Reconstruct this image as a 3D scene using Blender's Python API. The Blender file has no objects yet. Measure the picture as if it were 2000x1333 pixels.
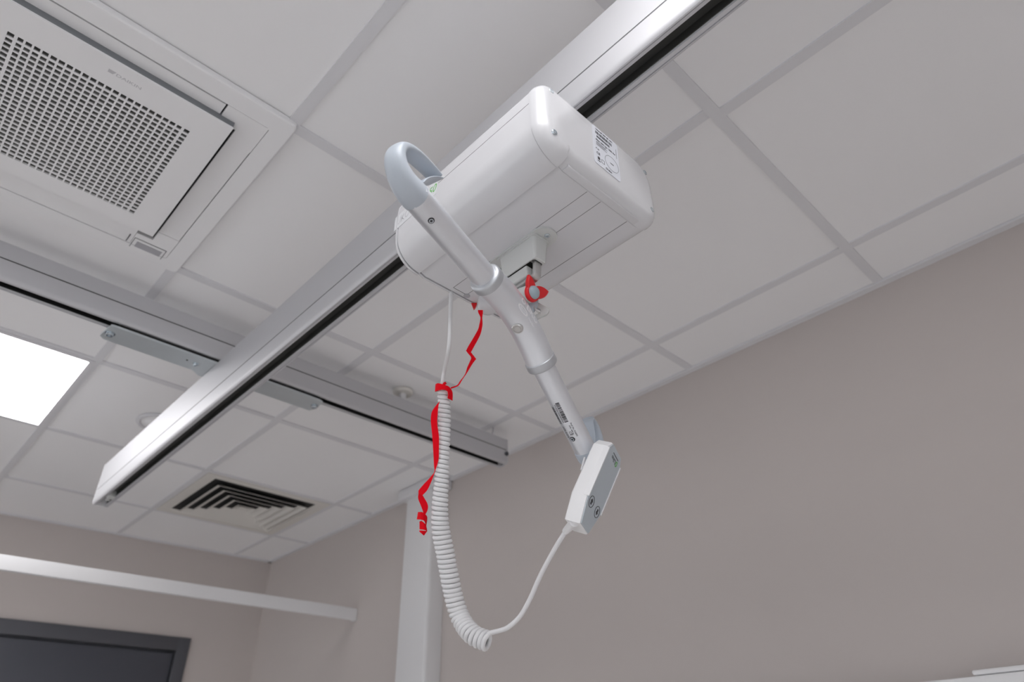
import bpy, bmesh, math, random
from mathutils import Vector as V, Matrix
random.seed(7)
PI = math.pi
col = bpy.context.scene.collection
sc = bpy.context.scene

PANEL, SKY = 7.2, 2.3

# ------------------------------------------------------------------ camera
ROT = Matrix(((0.72356356, -0.69001344, -0.01836379), (-0.37144558, -0.41165425, 0.83220728), (-0.58179374, -0.59533371, -0.55416046)))
CAM = V((-1.51446472, 0.258048114, 1.57406442))
FPX = 1328.1
cd = bpy.data.cameras.new('camera'); cam = bpy.data.objects.new('camera', cd); col.objects.link(cam)
cd.sensor_width = 36.0; cd.sensor_fit = 'HORIZONTAL'; cd.lens = FPX / 2000 * 36
cd.clip_start = .02
cam.matrix_world = Matrix.Translation(CAM) @ ROT.transposed().to_4x4()
cd.dof.use_dof = True; cd.dof.focus_distance = .95; cd.dof.aperture_fstop = 5.0
sc.camera = cam

def at(u, v, depth):
    """the point seen at photo pixel (u, v) at a distance along the view axis"""
    return CAM + ROT.transposed() @ (V(((u - 1000) / FPX, -(v - 666.5) / FPX, -1.0)) * depth)

# ------------------------------------------------------------------ materials
def mat(name, rgb, rough=.5, metal=0.0, noise=0.0, nscale=40, bump=0.0, bscale=200, coat=0.0, emit=None, spec=.5):
    m = bpy.data.materials.new(name); m.use_nodes = True
    nt = m.node_tree; b = nt.nodes['Principled BSDF']
    b.inputs['Base Color'].default_value = (*rgb, 1); b.inputs['Roughness'].default_value = rough
    b.inputs['Metallic'].default_value = metal; b.inputs['Specular IOR Level'].default_value = spec
    if coat: b.inputs['Coat Weight'].default_value = coat; b.inputs['Coat Roughness'].default_value = .15
    tc = nt.nodes.new('ShaderNodeTexCoord')
    if noise:
        n = nt.nodes.new('ShaderNodeTexNoise'); n.inputs['Scale'].default_value = nscale; n.inputs['Detail'].default_value = 4
        nt.links.new(tc.outputs['Object'], n.inputs['Vector'])
        mx = nt.nodes.new('ShaderNodeMix'); mx.data_type = 'RGBA'
        mx.inputs[6].default_value = (*[c * (1 - noise) for c in rgb], 1); mx.inputs[7].default_value = (*[min(1, c * (1 + noise)) for c in rgb], 1)
        nt.links.new(n.outputs['Fac'], mx.inputs[0]); nt.links.new(mx.outputs[2], b.inputs['Base Color'])
    if bump:
        n = nt.nodes.new('ShaderNodeTexNoise'); n.inputs['Scale'].default_value = bscale; n.inputs['Detail'].default_value = 6
        nt.links.new(tc.outputs['Object'], n.inputs['Vector'])
        bp = nt.nodes.new('ShaderNodeBump'); bp.inputs['Strength'].default_value = bump; bp.inputs['Distance'].default_value = .001
        nt.links.new(n.outputs['Fac'], bp.inputs['Height']); nt.links.new(bp.outputs['Normal'], b.inputs['Normal'])
    if emit:
        b.inputs['Emission Color'].default_value = (*emit[0], 1); b.inputs['Emission Strength'].default_value = emit[1]
    return m

M = dict(
    tile=mat('ceiling_tile_white', (.87, .868, .875), .9, bump=.15, bscale=900),
    tee=mat('ceiling_grid_white', (.72, .72, .74), .5),
    wall=mat('wall_paint_taupe', (.56, .512, .49), .75, noise=.02, nscale=3, bump=.08, bscale=400),
    floor=mat('vinyl_floor', (.84, .825, .81), .45, noise=.06, nscale=60),
    white=mat('white_plastic', (.84, .84, .85), .32, noise=.01),
    hoistwhite=mat('hoist_white_lacquer', (.67, .67, .69), .27, noise=.008, coat=.15),
    acwhite=mat('unit_white_plastic', (.85, .85, .86), .5),
    ventcream=mat('diffuser_cream', (.72, .70, .66), .55),
    paintwhite=mat('trim_white_paint', (.78, .78, .79), .4),
    alu=mat('anodised_aluminium', (.60, .60, .62), .56, metal=.55),
    alutube=mat('satin_aluminium_tube', (.80, .82, .86), .34, metal=.6),
    aludark=mat('collar_aluminium', (.58, .60, .63), .40, metal=.7),
    zinc=mat('zinc_plate', (.58, .62, .64), .45, metal=.5, noise=.04, nscale=30),
    steel=mat('brushed_steel', (.62, .61, .60), .35, metal=.9),
    bolt=mat('bolt_zinc', (.62, .68, .72), .25, metal=.9),
    hook=mat('hook_bluegrey_plastic', (.50, .55, .61), .32),
    guide=mat('guide_grey_plastic', (.60, .61, .60), .42),
    face=mat('keypad_bluegrey', (.47, .52, .56), .35),
    knob=mat('knob_greyblue', (.36, .44, .49), .3),
    red=mat('red_plastic', (.72, .01, .015), .3),
    ribbon=mat('red_ribbon_fabric', (.80, .002, .012), .7, noise=.05, nscale=600, spec=.12),
    cord=mat('cord_light_grey', (.74, .74, .75), .35),
    black=mat('black_gap', (.012, .012, .012), .6),
    dark=mat('dark_slot', (.045, .045, .042), .5),
    seam=mat('seam_grey', (.13, .13, .14), .6),
    ink=mat('ink_black', (.03, .03, .035), .5),
    inkgrey=mat('ink_grey', (.42, .42, .45), .5),
    inkpale=mat('ink_pale_grey', (.56, .56, .58), .5),
    inkwhite=mat('ink_white', (.92, .92, .94), .4),
    inkgreen=mat('ink_green', (.10, .42, .06), .4),
    paper=mat('label_silver_white', (.74, .76, .82), .3),
    sticker=mat('sticker_pale', (.74, .75, .77), .25),
    frame=mat('door_frame_slate', (.085, .087, .10), .45),
    leaf=mat('door_leaf_slate', (.078, .082, .10), .4, noise=.03, nscale=8),
    slat=mat('intake_slat_grey', (.42, .42, .41), .6),
    skirt=mat('panel_skirt_grey', (.20, .21, .225), .5),
    lamp=mat('lit_diffuser', (.9, .9, .9), .5, emit=((1.0, .99, 1.0), PANEL)),
)

g = bpy.data.materials.new('fill_window_glass'); g.use_nodes = True; nt = g.node_tree; nt.nodes.clear()  # glazing of the added fill windows
o_, mx_, tr_, gl_ = (nt.nodes.new('ShaderNode' + k) for k in ('OutputMaterial', 'MixShader', 'BsdfTransparent', 'BsdfGlossy'))
tr_.inputs[0].default_value = (.93, .96, .95, 1); gl_.inputs['Roughness'].default_value = .02; mx_.inputs[0].default_value = .06
nt.links.new(tr_.outputs[0], mx_.inputs[1]); nt.links.new(gl_.outputs[0], mx_.inputs[2]); nt.links.new(mx_.outputs[0], o_.inputs[0]); M['glass'] = g

# ------------------------------------------------------------------ mesh helpers
def finish(bm, ang=35):
    bmesh.ops.recalc_face_normals(bm, faces=bm.faces[:])
    for f in bm.faces: f.smooth = True
    c = math.radians(ang)
    for e in bm.edges:
        if len(e.link_faces) == 2: e.smooth = e.calc_face_angle(0) < c
def obj(name, bm, m, parent=None, ang=35):
    finish(bm, ang)
    me = bpy.data.meshes.new(name); bm.to_mesh(me); bm.free()
    for x in (m if isinstance(m, (list, tuple)) else [m]): me.materials.append(x)
    o = bpy.data.objects.new(name, me); col.objects.link(o)
    if parent:
        o.parent = parent
        if parent.type == 'EMPTY': o.matrix_parent_inverse = Matrix.Translation(-parent.location)
    return o
def tag(o, label, cat, group=None):
    o['label'] = label; o['category'] = cat
    if group: o['group'] = group
    return o
def thing(name, label, cat, loc, group=None):
    o = bpy.data.objects.new(name, None); col.objects.link(o); o.location = loc; o.empty_display_size = .05
    return tag(o, label, cat, group)
def struct(name, bm, m, parent=None):
    o = obj(name, bm, m, parent)
    if not parent: o['kind'] = 'structure'
    return o
def B(): return bmesh.new()
def box(bm, x0, x1, y0, y1, z0, z1, bevel=0, seg=2, mi=0, mtx=None):
    vs = [bm.verts.new((x, y, z)) for x in (x0, x1) for y in (y0, y1) for z in (z0, z1)]
    fs = [bm.faces.new([vs[i] for i in q]) for q in ((0, 1, 3, 2), (4, 6, 7, 5), (0, 4, 5, 1), (2, 3, 7, 6), (0, 2, 6, 4), (1, 5, 7, 3))]
    for f in fs: f.material_index = mi
    if mtx: bmesh.ops.transform(bm, matrix=mtx, verts=vs)
    if bevel:
        es = list({e for f in fs for e in f.edges})
        bmesh.ops.bevel(bm, geom=es, offset=bevel, segments=seg, affect='EDGES', profile=.5)
    return bm
def loft(bm, rings, cap=True, closed=False, mi=0):
    R = [[bm.verts.new(p) for p in r] for r in rings]
    n = len(R[0]); fs = []
    rng = range(len(R)) if closed else range(len(R) - 1)
    for i in rng:
        a, b = R[i], R[(i + 1) % len(R)]
        for j in range(n): fs.append(bm.faces.new((a[j], a[(j + 1) % n], b[(j + 1) % n], b[j])))
    if cap and not closed: fs += [bm.faces.new(R[0][::-1]), bm.faces.new(R[-1])]
    for f in fs: f.material_index = mi
    return bm
def frames(pts, ref=None):
    P = [V(p) for p in pts]; T = []
    for i in range(len(P)):
        t = (P[min(i + 1, len(P) - 1)] - P[max(i - 1, 0)]); T.append(t.normalized())
    n = V(ref) if ref else (V((0, 0, 1)) if abs(T[0].z) < .9 else V((1, 0, 0)))
    out = []
    for i, t in enumerate(T):
        if ref: n = V(ref)
        n = (n - t * n.dot(t)).normalized(); out.append((P[i], t, n, t.cross(n)))
    return out
def sweep(bm, pts, r, n=16, ref=None, cap=True, power=2.0, mi=0):
    """r: radius, or per point (along n, along b)"""
    rings = []
    for i, (p, t, nn, b) in enumerate(frames(pts, ref)):
        q = r[i] if isinstance(r, list) else r
        a, c = q if isinstance(q, tuple) else (q, q)
        ring = []
        for k in range(n):
            w = 2 * PI * k / n; x, y = math.cos(w), math.sin(w)
            if power != 2: x = math.copysign(abs(x) ** (2 / power), x); y = math.copysign(abs(y) ** (2 / power), y)
            ring.append(p + nn * (a * x) + b * (c * y))
        rings.append(ring)
    return loft(bm, rings, cap, mi=mi)
def cyl(bm, p0, p1, r0, r1=None, n=24, mi=0):
    return sweep(bm, [p0, p1], [(r0, r0), (r1 if r1 is not None else r0,) * 2], n, mi=mi)
def lathe(bm, o, axis, prof, n=32, mi=0):
    o = V(o); t = V(axis).normalized(); a = t.orthogonal().normalized(); b = t.cross(a)
    loft(bm, [[o + t * h + (a * math.cos(2 * PI * k / n) + b * math.sin(2 * PI * k / n)) * r for k in range(n)] for r, h in prof], True, mi=mi)
    return bm
def catmull(pts, m=8):
    P = [V(p) for p in pts]; P = [P[0] * 2 - P[1]] + P + [P[-1] * 2 - P[-2]]; out = []
    for i in range(1, len(P) - 2):
        p0, p1, p2, p3 = P[i - 1:i + 3]
        for k in range(m):
            t = k / m
            out.append(.5 * ((2 * p1) + (p2 - p0) * t + (2 * p0 - 5 * p1 + 4 * p2 - p3) * t * t + (3 * p1 - p0 - 3 * p2 + p3) * t ** 3))
    out.append(P[-2]); return out
def prism(bm, poly, f, h0, h1, mi=0):
    """poly of (a, b); f(a, b, h) -> world"""
    return loft(bm, [[f(a, b, h0) for a, b in poly], [f(a, b, h1) for a, b in poly]], True, mi=mi)
def rrect(w, h, r, n=5):
    """rounded rectangle outline, half sizes w h"""
    out = []
    for cx, cy, a0 in ((w - r, h - r, 0), (-w + r, h - r, 90), (-w + r, -h + r, 180), (w - r, -h + r, 270)):
        for k in range(n + 1):
            a = math.radians(a0 + 90 * k / n); out.append((cx + r * math.cos(a), cy + r * math.sin(a)))
    return out
def text_bm(bm, s, f, height=None, width=None, thick=.00015, italic=0, mi=0, align='LEFT', lift=0.0, bold=0.0):
    """flat lettering; f(x, y, h) -> world; x along the line, y up, scaled to a cap height or a line width"""
    cu = bpy.data.curves.new('lettering', 'FONT'); cu.body = s; cu.size = 1; cu.resolution_u = 3; cu.shear = italic; cu.offset = bold
    tmp = bpy.data.objects.new('lettering', cu); col.objects.link(tmp)
    dg = bpy.context.evaluated_depsgraph_get(); me = bpy.data.meshes.new_from_object(tmp.evaluated_get(dg))
    bpy.data.objects.remove(tmp); bpy.data.curves.remove(cu)
    if len(me.vertices):
        xs = [v.co.x for v in me.vertices]; x0, x1 = min(xs), max(xs)
        k = height / .69 if height else width / (x1 - x0)
        kx = width / (x1 - x0) if width else k
        off = {'LEFT': x0, 'CENTER': (x0 + x1) / 2}[align]
        t = bmesh.new(); t.from_mesh(me)
        g = bmesh.ops.extrude_face_region(t, geom=t.faces[:])
        top = {v for v in g['geom'] if isinstance(v, bmesh.types.BMVert)}
        vm = {}
        for v in t.verts: vm[v] = bm.verts.new(f((v.co.x - off) * kx, v.co.y * k, lift + (thick if v in top else 0)))
        for fc in t.faces:
            try: nf = bm.faces.new([vm[v] for v in fc.verts]); nf.material_index = mi
            except ValueError: pass
        t.free()
    bpy.data.meshes.remove(me)
    return bm
def plane_map(o, x, y):
    o, x, y = V(o), V(x).normalized(), V(y).normalized(); n = x.cross(y)
    return lambda a, b, h=0.0: o + x * a + y * b + n * h
def quad(bm, f, a0, a1, b0, b1, h0=0.0, h1=.0002, mi=0):
    return prism(bm, [(a0, b0), (a1, b0), (a1, b1), (a0, b1)], f, h0, h1, mi)

# ------------------------------------------------------------------ room shell
ZC = 2.70; XR = .222; XL = -4.2; YN = -2.6
def yfar(x): return 4.046 + .0423 * (XR - x)
bm = B(); box(bm, XL - .1, XR + .1, YN - .1, yfar(XL) + .1, -.1, 0); struct('floor', bm, M['floor'])
# ceiling: recessed tiles and tee grid
bm = B(); box(bm, XL - .1, XR + .1, YN - .1, yfar(XL) + .2, ZC + .004, ZC + .06)
ce = struct('ceiling', bm, M['tile'])
xs = [.6 * i for i in range(-7, 1)]; ys = [.6 * j for j in range(-4, 7)]
bm = B()
for y in ys: box(bm, XL, XR, y - .012, y + .012, ZC - .0005, ZC + .006)
seg = [YN] + ys + [yfar(0) - .0]
for x in xs:
    for i in range(len(seg) - 1):
        dx = 0
        if abs(x + .6) < .01: dx = {True: .011, False: 0}[seg[i] < .55 and seg[i] > -.1] + (-.009 if .55 < seg[i] < 1.1 else 0) + (-.006 if 1.75 < seg[i] < 2.3 else 0)
        y1 = seg[i + 1] if i < len(seg) - 2 else yfar(x)
        box(bm, x + dx - .012, x + dx + .012, seg[i] + (.012 if i else 0), y1 - .012, ZC - .0005, ZC + .006)
struct('trim_1', bm, M['tee'])
bm = B()   # wall angles round the ceiling
box(bm, XR - .022, XR, YN, 2.43, ZC - .004, ZC + .003); box(bm, XR - .022, XR, 2.67, yfar(XR), ZC - .004, ZC + .003)
struct('trim_2', bm, M['tee'])
def wf(s, t, z):   # far wall frame: s leftwards from the right corner, t out into the room
    e = V((-1, .0423, 0)).normalized(); n = V((-.0423, -1, 0)).normalized()
    return V((XR, 4.046, 0)) + e * s + n * t + V((0, 0, z))
def wbox(bm, s0, s1, t0, t1, z0, z1, bevel=0, mi=0):
    vs = [bm.verts.new(wf(s, t, z)) for s in (s0, s1) for t in (t0, t1) for z in (z0, z1)]
    fs = [bm.faces.new([vs[i] for i in q]) for q in ((0, 1, 3, 2), (4, 6, 7, 5), (0, 4, 5, 1), (2, 3, 7, 6), (0, 2, 6, 4), (1, 5, 7, 3))]
    for f in fs: f.material_index = mi
    if bevel: bmesh.ops.bevel(bm, geom=list({e for f in fs for e in f.edges}), offset=bevel, segments=2, affect='EDGES', profile=.5)
    return bm
DS0, DS1, DZ = .40, 1.62, 2.20       # door opening in the far wall
bm = B(); wbox(bm, -.1, DS0, -.1, 0, 0, ZC + .05); wbox(bm, DS1, 4.6, -.1, 0, 0, ZC + .05); wbox(bm, DS0, DS1, -.1, 0, DZ, ZC + .05)
struct('wall_far', bm, M['wall'])
bm = B(); box(bm, XR, XR + .1, YN - .1, 4.2, 0, ZC + .05); struct('wall_right', bm, M['wall'])
def holed(name, f, a0, a1, h0, h1, z0, z1):
    """wall slab with one opening made for fill light; f(a, t, z): a along, t outwards"""
    bm = B()
    for q in ((a0, h0, 0, ZC + .05), (h1, a1, 0, ZC + .05), (h0, h1, 0, z0), (h0, h1, z1, ZC + .05)):
        loft(bm, [[f(q[0], t, z) for t, z in ((0, q[2]), (0, q[3]), (.1, q[3]), (.1, q[2]))], [f(q[1], t, z) for t, z in ((0, q[2]), (0, q[3]), (.1, q[3]), (.1, q[2]))]])
    struct(name, bm, M['paintwhite'])
    return f
def fill_window(name, f, h0, h1, z0, z1):  # builds unseen windows, added to let fill light in
    o = bpy.data.objects.new(name, None); col.objects.link(o); o.location = f((h0 + h1) / 2, .05, z0); o['kind'] = 'structure'
    bm = B()
    def bar(a, b, c, d): loft(bm, [[f(a, t, z) for t, z in ((.03, c), (.03, d), (.07, d), (.07, c))], [f(b, t, z) for t, z in ((.03, c), (.03, d), (.07, d), (.07, c))]])
    bar(h0, h1, z0, z0 + .05); bar(h0, h1, z1 - .05, z1); n = 3
    for k in range(n + 1):
        a = h0 + (h1 - h0 - .05) * k / n; bar(a, a + .05, z0 + .05, z1 - .05)
    obj('fill_window_frame', bm, M['paintwhite'], o)
    for k in range(n):
        a = h0 + (h1 - h0 - .05) * k / n + .05; b = h0 + (h1 - h0 - .05) * (k + 1) / n
        bm = B(); loft(bm, [[f(a, t, z) for t, z in ((.049, z0 + .05), (.049, z1 - .05), (.051, z1 - .05), (.051, z0 + .05))], [f(b, t, z) for t, z in ((.049, z0 + .05), (.049, z1 - .05), (.051, z1 - .05), (.051, z0 + .05))]]); obj('pane', bm, M['glass'], o)
WZ0, WZ1 = .85, 2.2
fl_ = holed('wall_left', lambda a, t, z: V((XL - t, a, z)), YN - .1, 4.4, 1.6, 4.0, WZ0, WZ1); fill_window('fill_window_1', fl_, 1.6, 4.0, WZ0, WZ1)  # unseen opening added for soft fill light from the left
fn_ = holed('wall_near', lambda a, t, z: V((a, YN - t, z)), XL - .1, XR + .1, -4.0, -1.9, WZ0, WZ1); fill_window('fill_window_2', fn_, -4.0, -1.9, WZ0, WZ1)  # opening behind the camera, added as a second fill light
bm = B(); wbox(bm, 0, 4.5, 0, .022, ZC - .004, ZC + .003); struct('trim_3', bm, M['tee'])
# door in the far wall
dr = bpy.data.objects.new('door_1', None); col.objects.link(dr); dr.location = wf(1.0, 0, 0); dr['kind'] = 'structure'
dr['label'] = 'dark slate grey door and frame in the far wall, bottom left of the photo'
bm = B()
wbox(bm, DS0 - .052, DS0 + .006, -.1, .014, 0, DZ + .058, .002); wbox(bm, DS1 - .006, DS1 + .052, -.1, .014, 0, DZ + .058, .002)
wbox(bm, DS0 + .006, DS1 - .006, -.1, .0138, DZ - .004, DZ + .0578, .002)
wbox(bm, DS0 + .006, DS0 + .02, -.1, -.030, 0, DZ - .004); wbox(bm, DS1 - .02, DS1 - .006, -.1, -.030, 0, DZ - .004); wbox(bm, DS0 + .02, DS1 - .02, -.1, -.030, DZ - .018, DZ - .004)
obj('door_frame', bm, M['frame'], dr)
bm = B(); wbox(bm, DS0 + .0115, DS1 - .0115, -.028, -.006, .008, DZ - .016, .0015); lf = obj('door_leaf', bm, M['leaf'], dr)
bm = B()
pth = [wf(DS1 - .10, t, z) for t, z in ((-.006, 1.05), (.03, 1.05))]; sweep(bm, catmull(pth + [wf(DS1 - .12, .042, 1.05), wf(DS1 - .24, .042, 1.05)], 5), .009, 12)
obj('door_handle', bm, M['steel'], lf)
# boxed-in pipe column at the right wall with its ceiling collar
bm = B(); box(bm, .147, XR + .02, 2.457, 2.645, 0, ZC, .014, 4); struct('trim_4', bm, M['paintwhite'])
bm = B(); box(bm, .126, XR, 2.418, 2.684, ZC - .045, ZC + .002, .008, 3); struct('trim_5', bm, M['tee'])

# ------------------------------------------------------------------ ceiling lights
def light_panel(cx, cy, label, group):
    t = thing('ceiling_light_panel', label, 'ceiling light', (cx, cy, ZC), group)
    bm = B()
    for a in ((-.298, .298, -.298, -.284), (-.298, .298, .284, .298), (-.298, -.284, -.284, .284), (.284, .298, -.284, .284)):
        box(bm, cx + a[0], cx + a[1], cy + a[2], cy + a[3], ZC - .004, ZC + .002)
    obj('panel_frame', bm, M['tee'], t)
    bm = B(); box(bm, cx - .284, cx + .284, cy - .284, cy + .284, ZC - .003, ZC + .001); obj('diffuser', bm, M['lamp'], t)
light_panel(-1.5, 2.7, 'square lit ceiling light panel at the left edge, beyond the rail crossing', 'recessed ceiling light panels')
light_panel(-1.5, .3, 'square lit ceiling light panel nearest the camera, on the near side of the air conditioner', 'recessed ceiling light panels')
light_panel(-3.3, 2.7, 'unseen ceiling light panel added at the far left of the room beyond the air conditioner', 'recessed ceiling light panels')  # out of view, added as a light source on the left
light_panel(-3.3, -2.1, 'unseen ceiling light panel added in the near left corner of the room', 'recessed ceiling light panels')  # extra panel out of view, added to strengthen bounce light
light_panel(-1.5, -2.1, 'unseen ceiling light panel added by the near wall behind the camera', 'recessed ceiling light panels')  # unseen, added to brighten the floor and its bounce
light_panel(-3.3, .3, 'unseen ceiling light panel added at the near left of the room', 'recessed ceiling light panels')  # another light source added beyond the view

# ------------------------------------------------------------------ cassette air conditioner
AX, AY = -1.5, 1.495
ac = thing('air_conditioner', 'white square ceiling cassette air conditioner with a dark grid intake', 'air conditioner', (AX, AY, ZC))
ZA = ZC - .012
def frame_ring(bm, cx, cy, o, i, z0, z1, bevel=0):
    """square ring between half sizes o and i"""
    for q in ((-o, o, -o, -i), (-o, o, i, o), (-o, -i, -i, i), (i, o, -i, i)): box(bm, cx + q[0], cx + q[1], cy + q[2], cy + q[3], z0, z1)
    return bm
bm = B()
po = [(AX + a, AY + b) for a, b in rrect(.309, .309, .012)]; pi_ = [(AX + a, AY + b) for a, b in rrect(.2685, .2685, .006)]
loft(bm, [[(x, y, ZC + .002) for x, y in po], [(x, y, ZA + .003) for x, y in po], [(AX + (x - AX) * .992, AY + (y - AY) * .992, ZA) for x, y in po], [(x, y, ZA) for x, y in pi_], [(x, y, ZC + .002) for x, y in pi_]], False)
obj('outer_frame', bm, M['acwhite'], ac)
bm = B()   # corner covers and backing tray
box(bm, AX - .2675, AX + .2675, AY - .2675, AY + .2675, ZA + .009, ZA + .012)
obj('backing_tray', bm, M['black'], ac)
for sx in (-1, 1):
    for sy in (-1, 1):
        bm = B(); prism(bm, [(.1835, .2675), (.2675, .2675), (.2675, .1835), (.2195, .1835), (.2195, .2195), (.1835, .2195)], lambda a, b, h: V((AX + sx * a, AY + sy * b, ZA + h)), .0005, .008)
        obj('corner_cover', bm, M['acwhite'], ac)
for k in range(4):
    bm = B(); rot = Matrix.Translation((AX, AY, 0)) @ Matrix.Rotation(k * PI / 2, 4, 'Z')
    gap = .0035 if k == 0 else .0008
    # tilted outlet flap: its inner edge hangs a little lower on the near side
    z_in = ZA + (.002 if k == 0 else .0015)
    fi = -.2195 if k < 2 else -.200
    pr = [(fi, z_in + .004), (fi, z_in), (-.2675 + gap, ZA + .0015), (-.2675 + gap, ZA + .0065)]
    loft(bm, [[rot @ V((xx, yy, zz)) for yy, zz in pr] for xx in (-.1835 + gap, .1835 - gap)])
    obj('outlet_flap', bm, M['acwhite'], ac)
# intake panel, hanging a few millimetres proud, with its lattice
gw, pitx, pity = .1555, .311 / 24, .311 / 25
bm = B(); zi = ZA - .017; PY = 1.470; GX, GY = -1.503, 1.478

for q in ((AX - .2115, AX + .2115, PY - .211, GY - gw), (AX - .2115, AX + .2115, GY + gw, PY + .211), (AX - .2115, GX - gw, GY - gw, GY + gw), (GX + gw, AX + .2115, GY - gw, GY + gw)): box(bm, *q, zi, zi + .004)
pn = obj('intake_panel', bm, M['acwhite'], ac)
bm = B()
frame_ring(bm, AX, PY, .2108, .2, zi + .004, ZA + .009)
obj('panel_skirt', bm, M['skirt'], ac)
bm = B()
for i in range(1, 24):
    x = GX - gw + i * pitx; w = .0026 if i in (1, 23) else .0017
    box(bm, x - w, x + w, GY - gw, GY + gw, zi + .0004, zi + .004)
for j in range(1, 25):
    y = GY - gw + j * pity; w = .0017 if j not in (1, 24) else .0025
    box(bm, GX - gw, GX + gw, y - w, y + w, zi + .0007, zi + .0032)
obj('intake_grille', bm, M['acwhite'], pn)
bm = B()
for j in range(0, 25):   # slats rising behind every cross bar
    y = GY - gw + (j + 1) * pity
    loft(bm, [[(xx, y - .0012, zi + .0033), (xx, y + .0008, zi + .0033), (xx, y + .0012, zi + .0165), (xx, y + .0004, zi + .0165)] for xx in (GX - gw, GX + gw)])
obj('intake_slats', bm, M['slat'], pn)
bm = B()
# maker's lettering in faint grey along the near edge of the panel
f = plane_map((-1.4955, 1.290, zi), (1, 0, 0), (0, -1, 0))
prism(bm, [(-.014, .0), (-.0055, .0), (-.001, .0075), (-.014, .0075)], f, 0, .0003)
text_bm(bm, 'DAIKIN', f, height=.0065, width=.043, bold=.01)
obj('logo', bm, M['inkpale'], pn)
bm = B()   # receiver plate in the far right corner
f = plane_map((-1.2775, 1.756, ZA), (1, 0, 0), (0, -1, 0))
quad(bm, f, -.037, .037, .0215, .0235); quad(bm, f, -.037, -.0355, -.017, .0215); quad(bm, f, .0355, .037, -.017, .0215); quad(bm, f, -.050, -.0475, -.003, .0285)
pl = obj('corner_slot', bm, M['seam'], ac)
bm = B(); quad(bm, f, -.028, .03, -.010, .012); obj('corner_label', bm, M['inkgrey'], ac)

# ------------------------------------------------------------------ square multi-cone diffuser
vt = thing('air_diffuser', 'cream square ceiling air vent with nested louvres near the far wall', 'air vent', (-.3, 3.3, ZC))
def sq(h, z, c=(-.3, 3.3)): return [(c[0] + a * h, c[1] + b * h, z) for a, b in ((1, 1), (-1, 1), (-1, -1), (1, -1))]
bm = B(); loft(bm, [sq(.286, ZC + .002), sq(.286, ZC - .003), sq(.250, ZC - .004), sq(.236, ZC + .012), sq(.236, ZC + .002)], False, closed=True); obj('diffuser_frame', bm, M['ventcream'], vt)
bm = B(); loft(bm, [sq(.245, ZC + .0025), sq(.245, ZC + .0035)]); obj('diffuser_throat', bm, M['black'], vt)
for k in range(5):
    h = .212 - k * .042
    bm = B(); loft(bm, [sq(h, ZC - .003), sq(h - .030, ZC - .026 + .022), sq(h - .031, ZC - .0025), sq(h - .001, ZC - .0015)], False, closed=True)
    bm.free(); bm = B()
    loft(bm, [sq(h, ZC - .014), sq(h - .026, ZC + .0015), sq(h - .0275, ZC + .0015), sq(h - .002, ZC - .0145)], False, closed=True)
    obj('louvre', bm, M['ventcream'], vt)
bm = B(); loft(bm, [sq(.026, ZC - .012), sq(.004, ZC + .0), sq(.004, ZC + .001), sq(.026, ZC - .011)]); obj('louvre_core', bm, M['ventcream'], vt)

# ------------------------------------------------------------------ recessed downlight behind the rail
dl = thing('downlight', 'small round recessed ceiling fitting partly hidden by the long rail', 'ceiling fitting', (-.9, 2.7, ZC))
bm = B(); lathe(bm, (-.9, 2.7, ZC), (0, 0, -1), [(.078, -.001), (.078, .003), (.074, .005), (.064, .005), (.062, .002), (.060, -.001)], 40); obj('trim_ring', bm, M['tee'], dl)
bm = B(); lathe(bm, (-.9, 2.7, ZC), (0, 0, -1), [(.0615, .0015), (.050, .004), (.032, .010), (.018, .020), (.016, .021), (.001, .0215)], 40); obj('cone', bm, M['acwhite'], dl)
bm = B(); lathe(bm, (-.9, 2.7, ZC), (0, 0, -1), [(.012, .0205), (.012, .025), (.009, .027)], 24); obj('centre_cap', bm, M['dark'], dl)

# ------------------------------------------------------------------ hoist rails
def rail_profile(hw, h, groove):
    """half cross-section points (a across, b up from the bottom), mirrored by the caller"""
    return [(-.0112, .030), (-.0112, .004), (-.0125, .0015), (-.0178, .0012), (-.0182, .0026), (-.0190, .0026), (-.0194, .0004), (-.0215, .0008), (-.0238, .0032), (-hw + .0006, .0085), (-hw, .0125),
            (-hw, groove - .0016), (-hw + .004, groove - .0013), (-hw + .004, groove + .0013), (-hw, groove + .0016), (-hw, h - .0015), (-hw + .0015, h)]
def rail(name, hw, h, groove, f, a0, a1, parent):
    half = rail_profile(hw, h, groove); prof = half + [(-a, b) for a, b in half[::-1]]
    bm = B(); loft(bm, [[f(s, a, b) for a, b in prof] for s in (a0, a1)])
    return obj(name, bm, M['alu'], parent, 30)
XM, ZM = -.979, 2.405
mr = thing('hoist_rail', 'long white aluminium hoist rail running from top right to lower left', 'ceiling rail', (XM, 1.0, 2.549))
fm = lambda s, a, b: V((XM + a, s, ZM + b))
rail('rail_body', .026, .144, .050, fm, -2.3, 2.806, mr)
bm = B(); prism(bm, [(-.0111, .0045), (-.0100, .0045), (-.0100, .020), (.0100, .020), (.0100, .0045), (.0111, .0045), (.0111, .0295), (-.0111, .0295)], lambda a, b, h: fm(h, a, b), -2.29, 2.78)
obj('slot_track', bm, M['dark'], mr)
for sg_ in (-1, 1):
    bm = B(); prism(bm, [(sg_ * .0257, .0487), (sg_ * .0257, .0513), (sg_ * .0222, .0513), (sg_ * .0222, .0487)], lambda a, b, h: fm(h, a, b), -2.29, 2.80); obj('side_groove', bm, M['seam'], mr)
bm = B(); prof = [(-.026, .144), (-.026, .012), (-.022, .001), (.022, .001), (.026, .012), (.026, .144)]
prism(bm, prof, lambda a, b, h: V((XM + a, 2.806 + h + .0, ZM + b)), 0, .005); obj('end_cap', bm, M['paintwhite'], mr)
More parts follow.
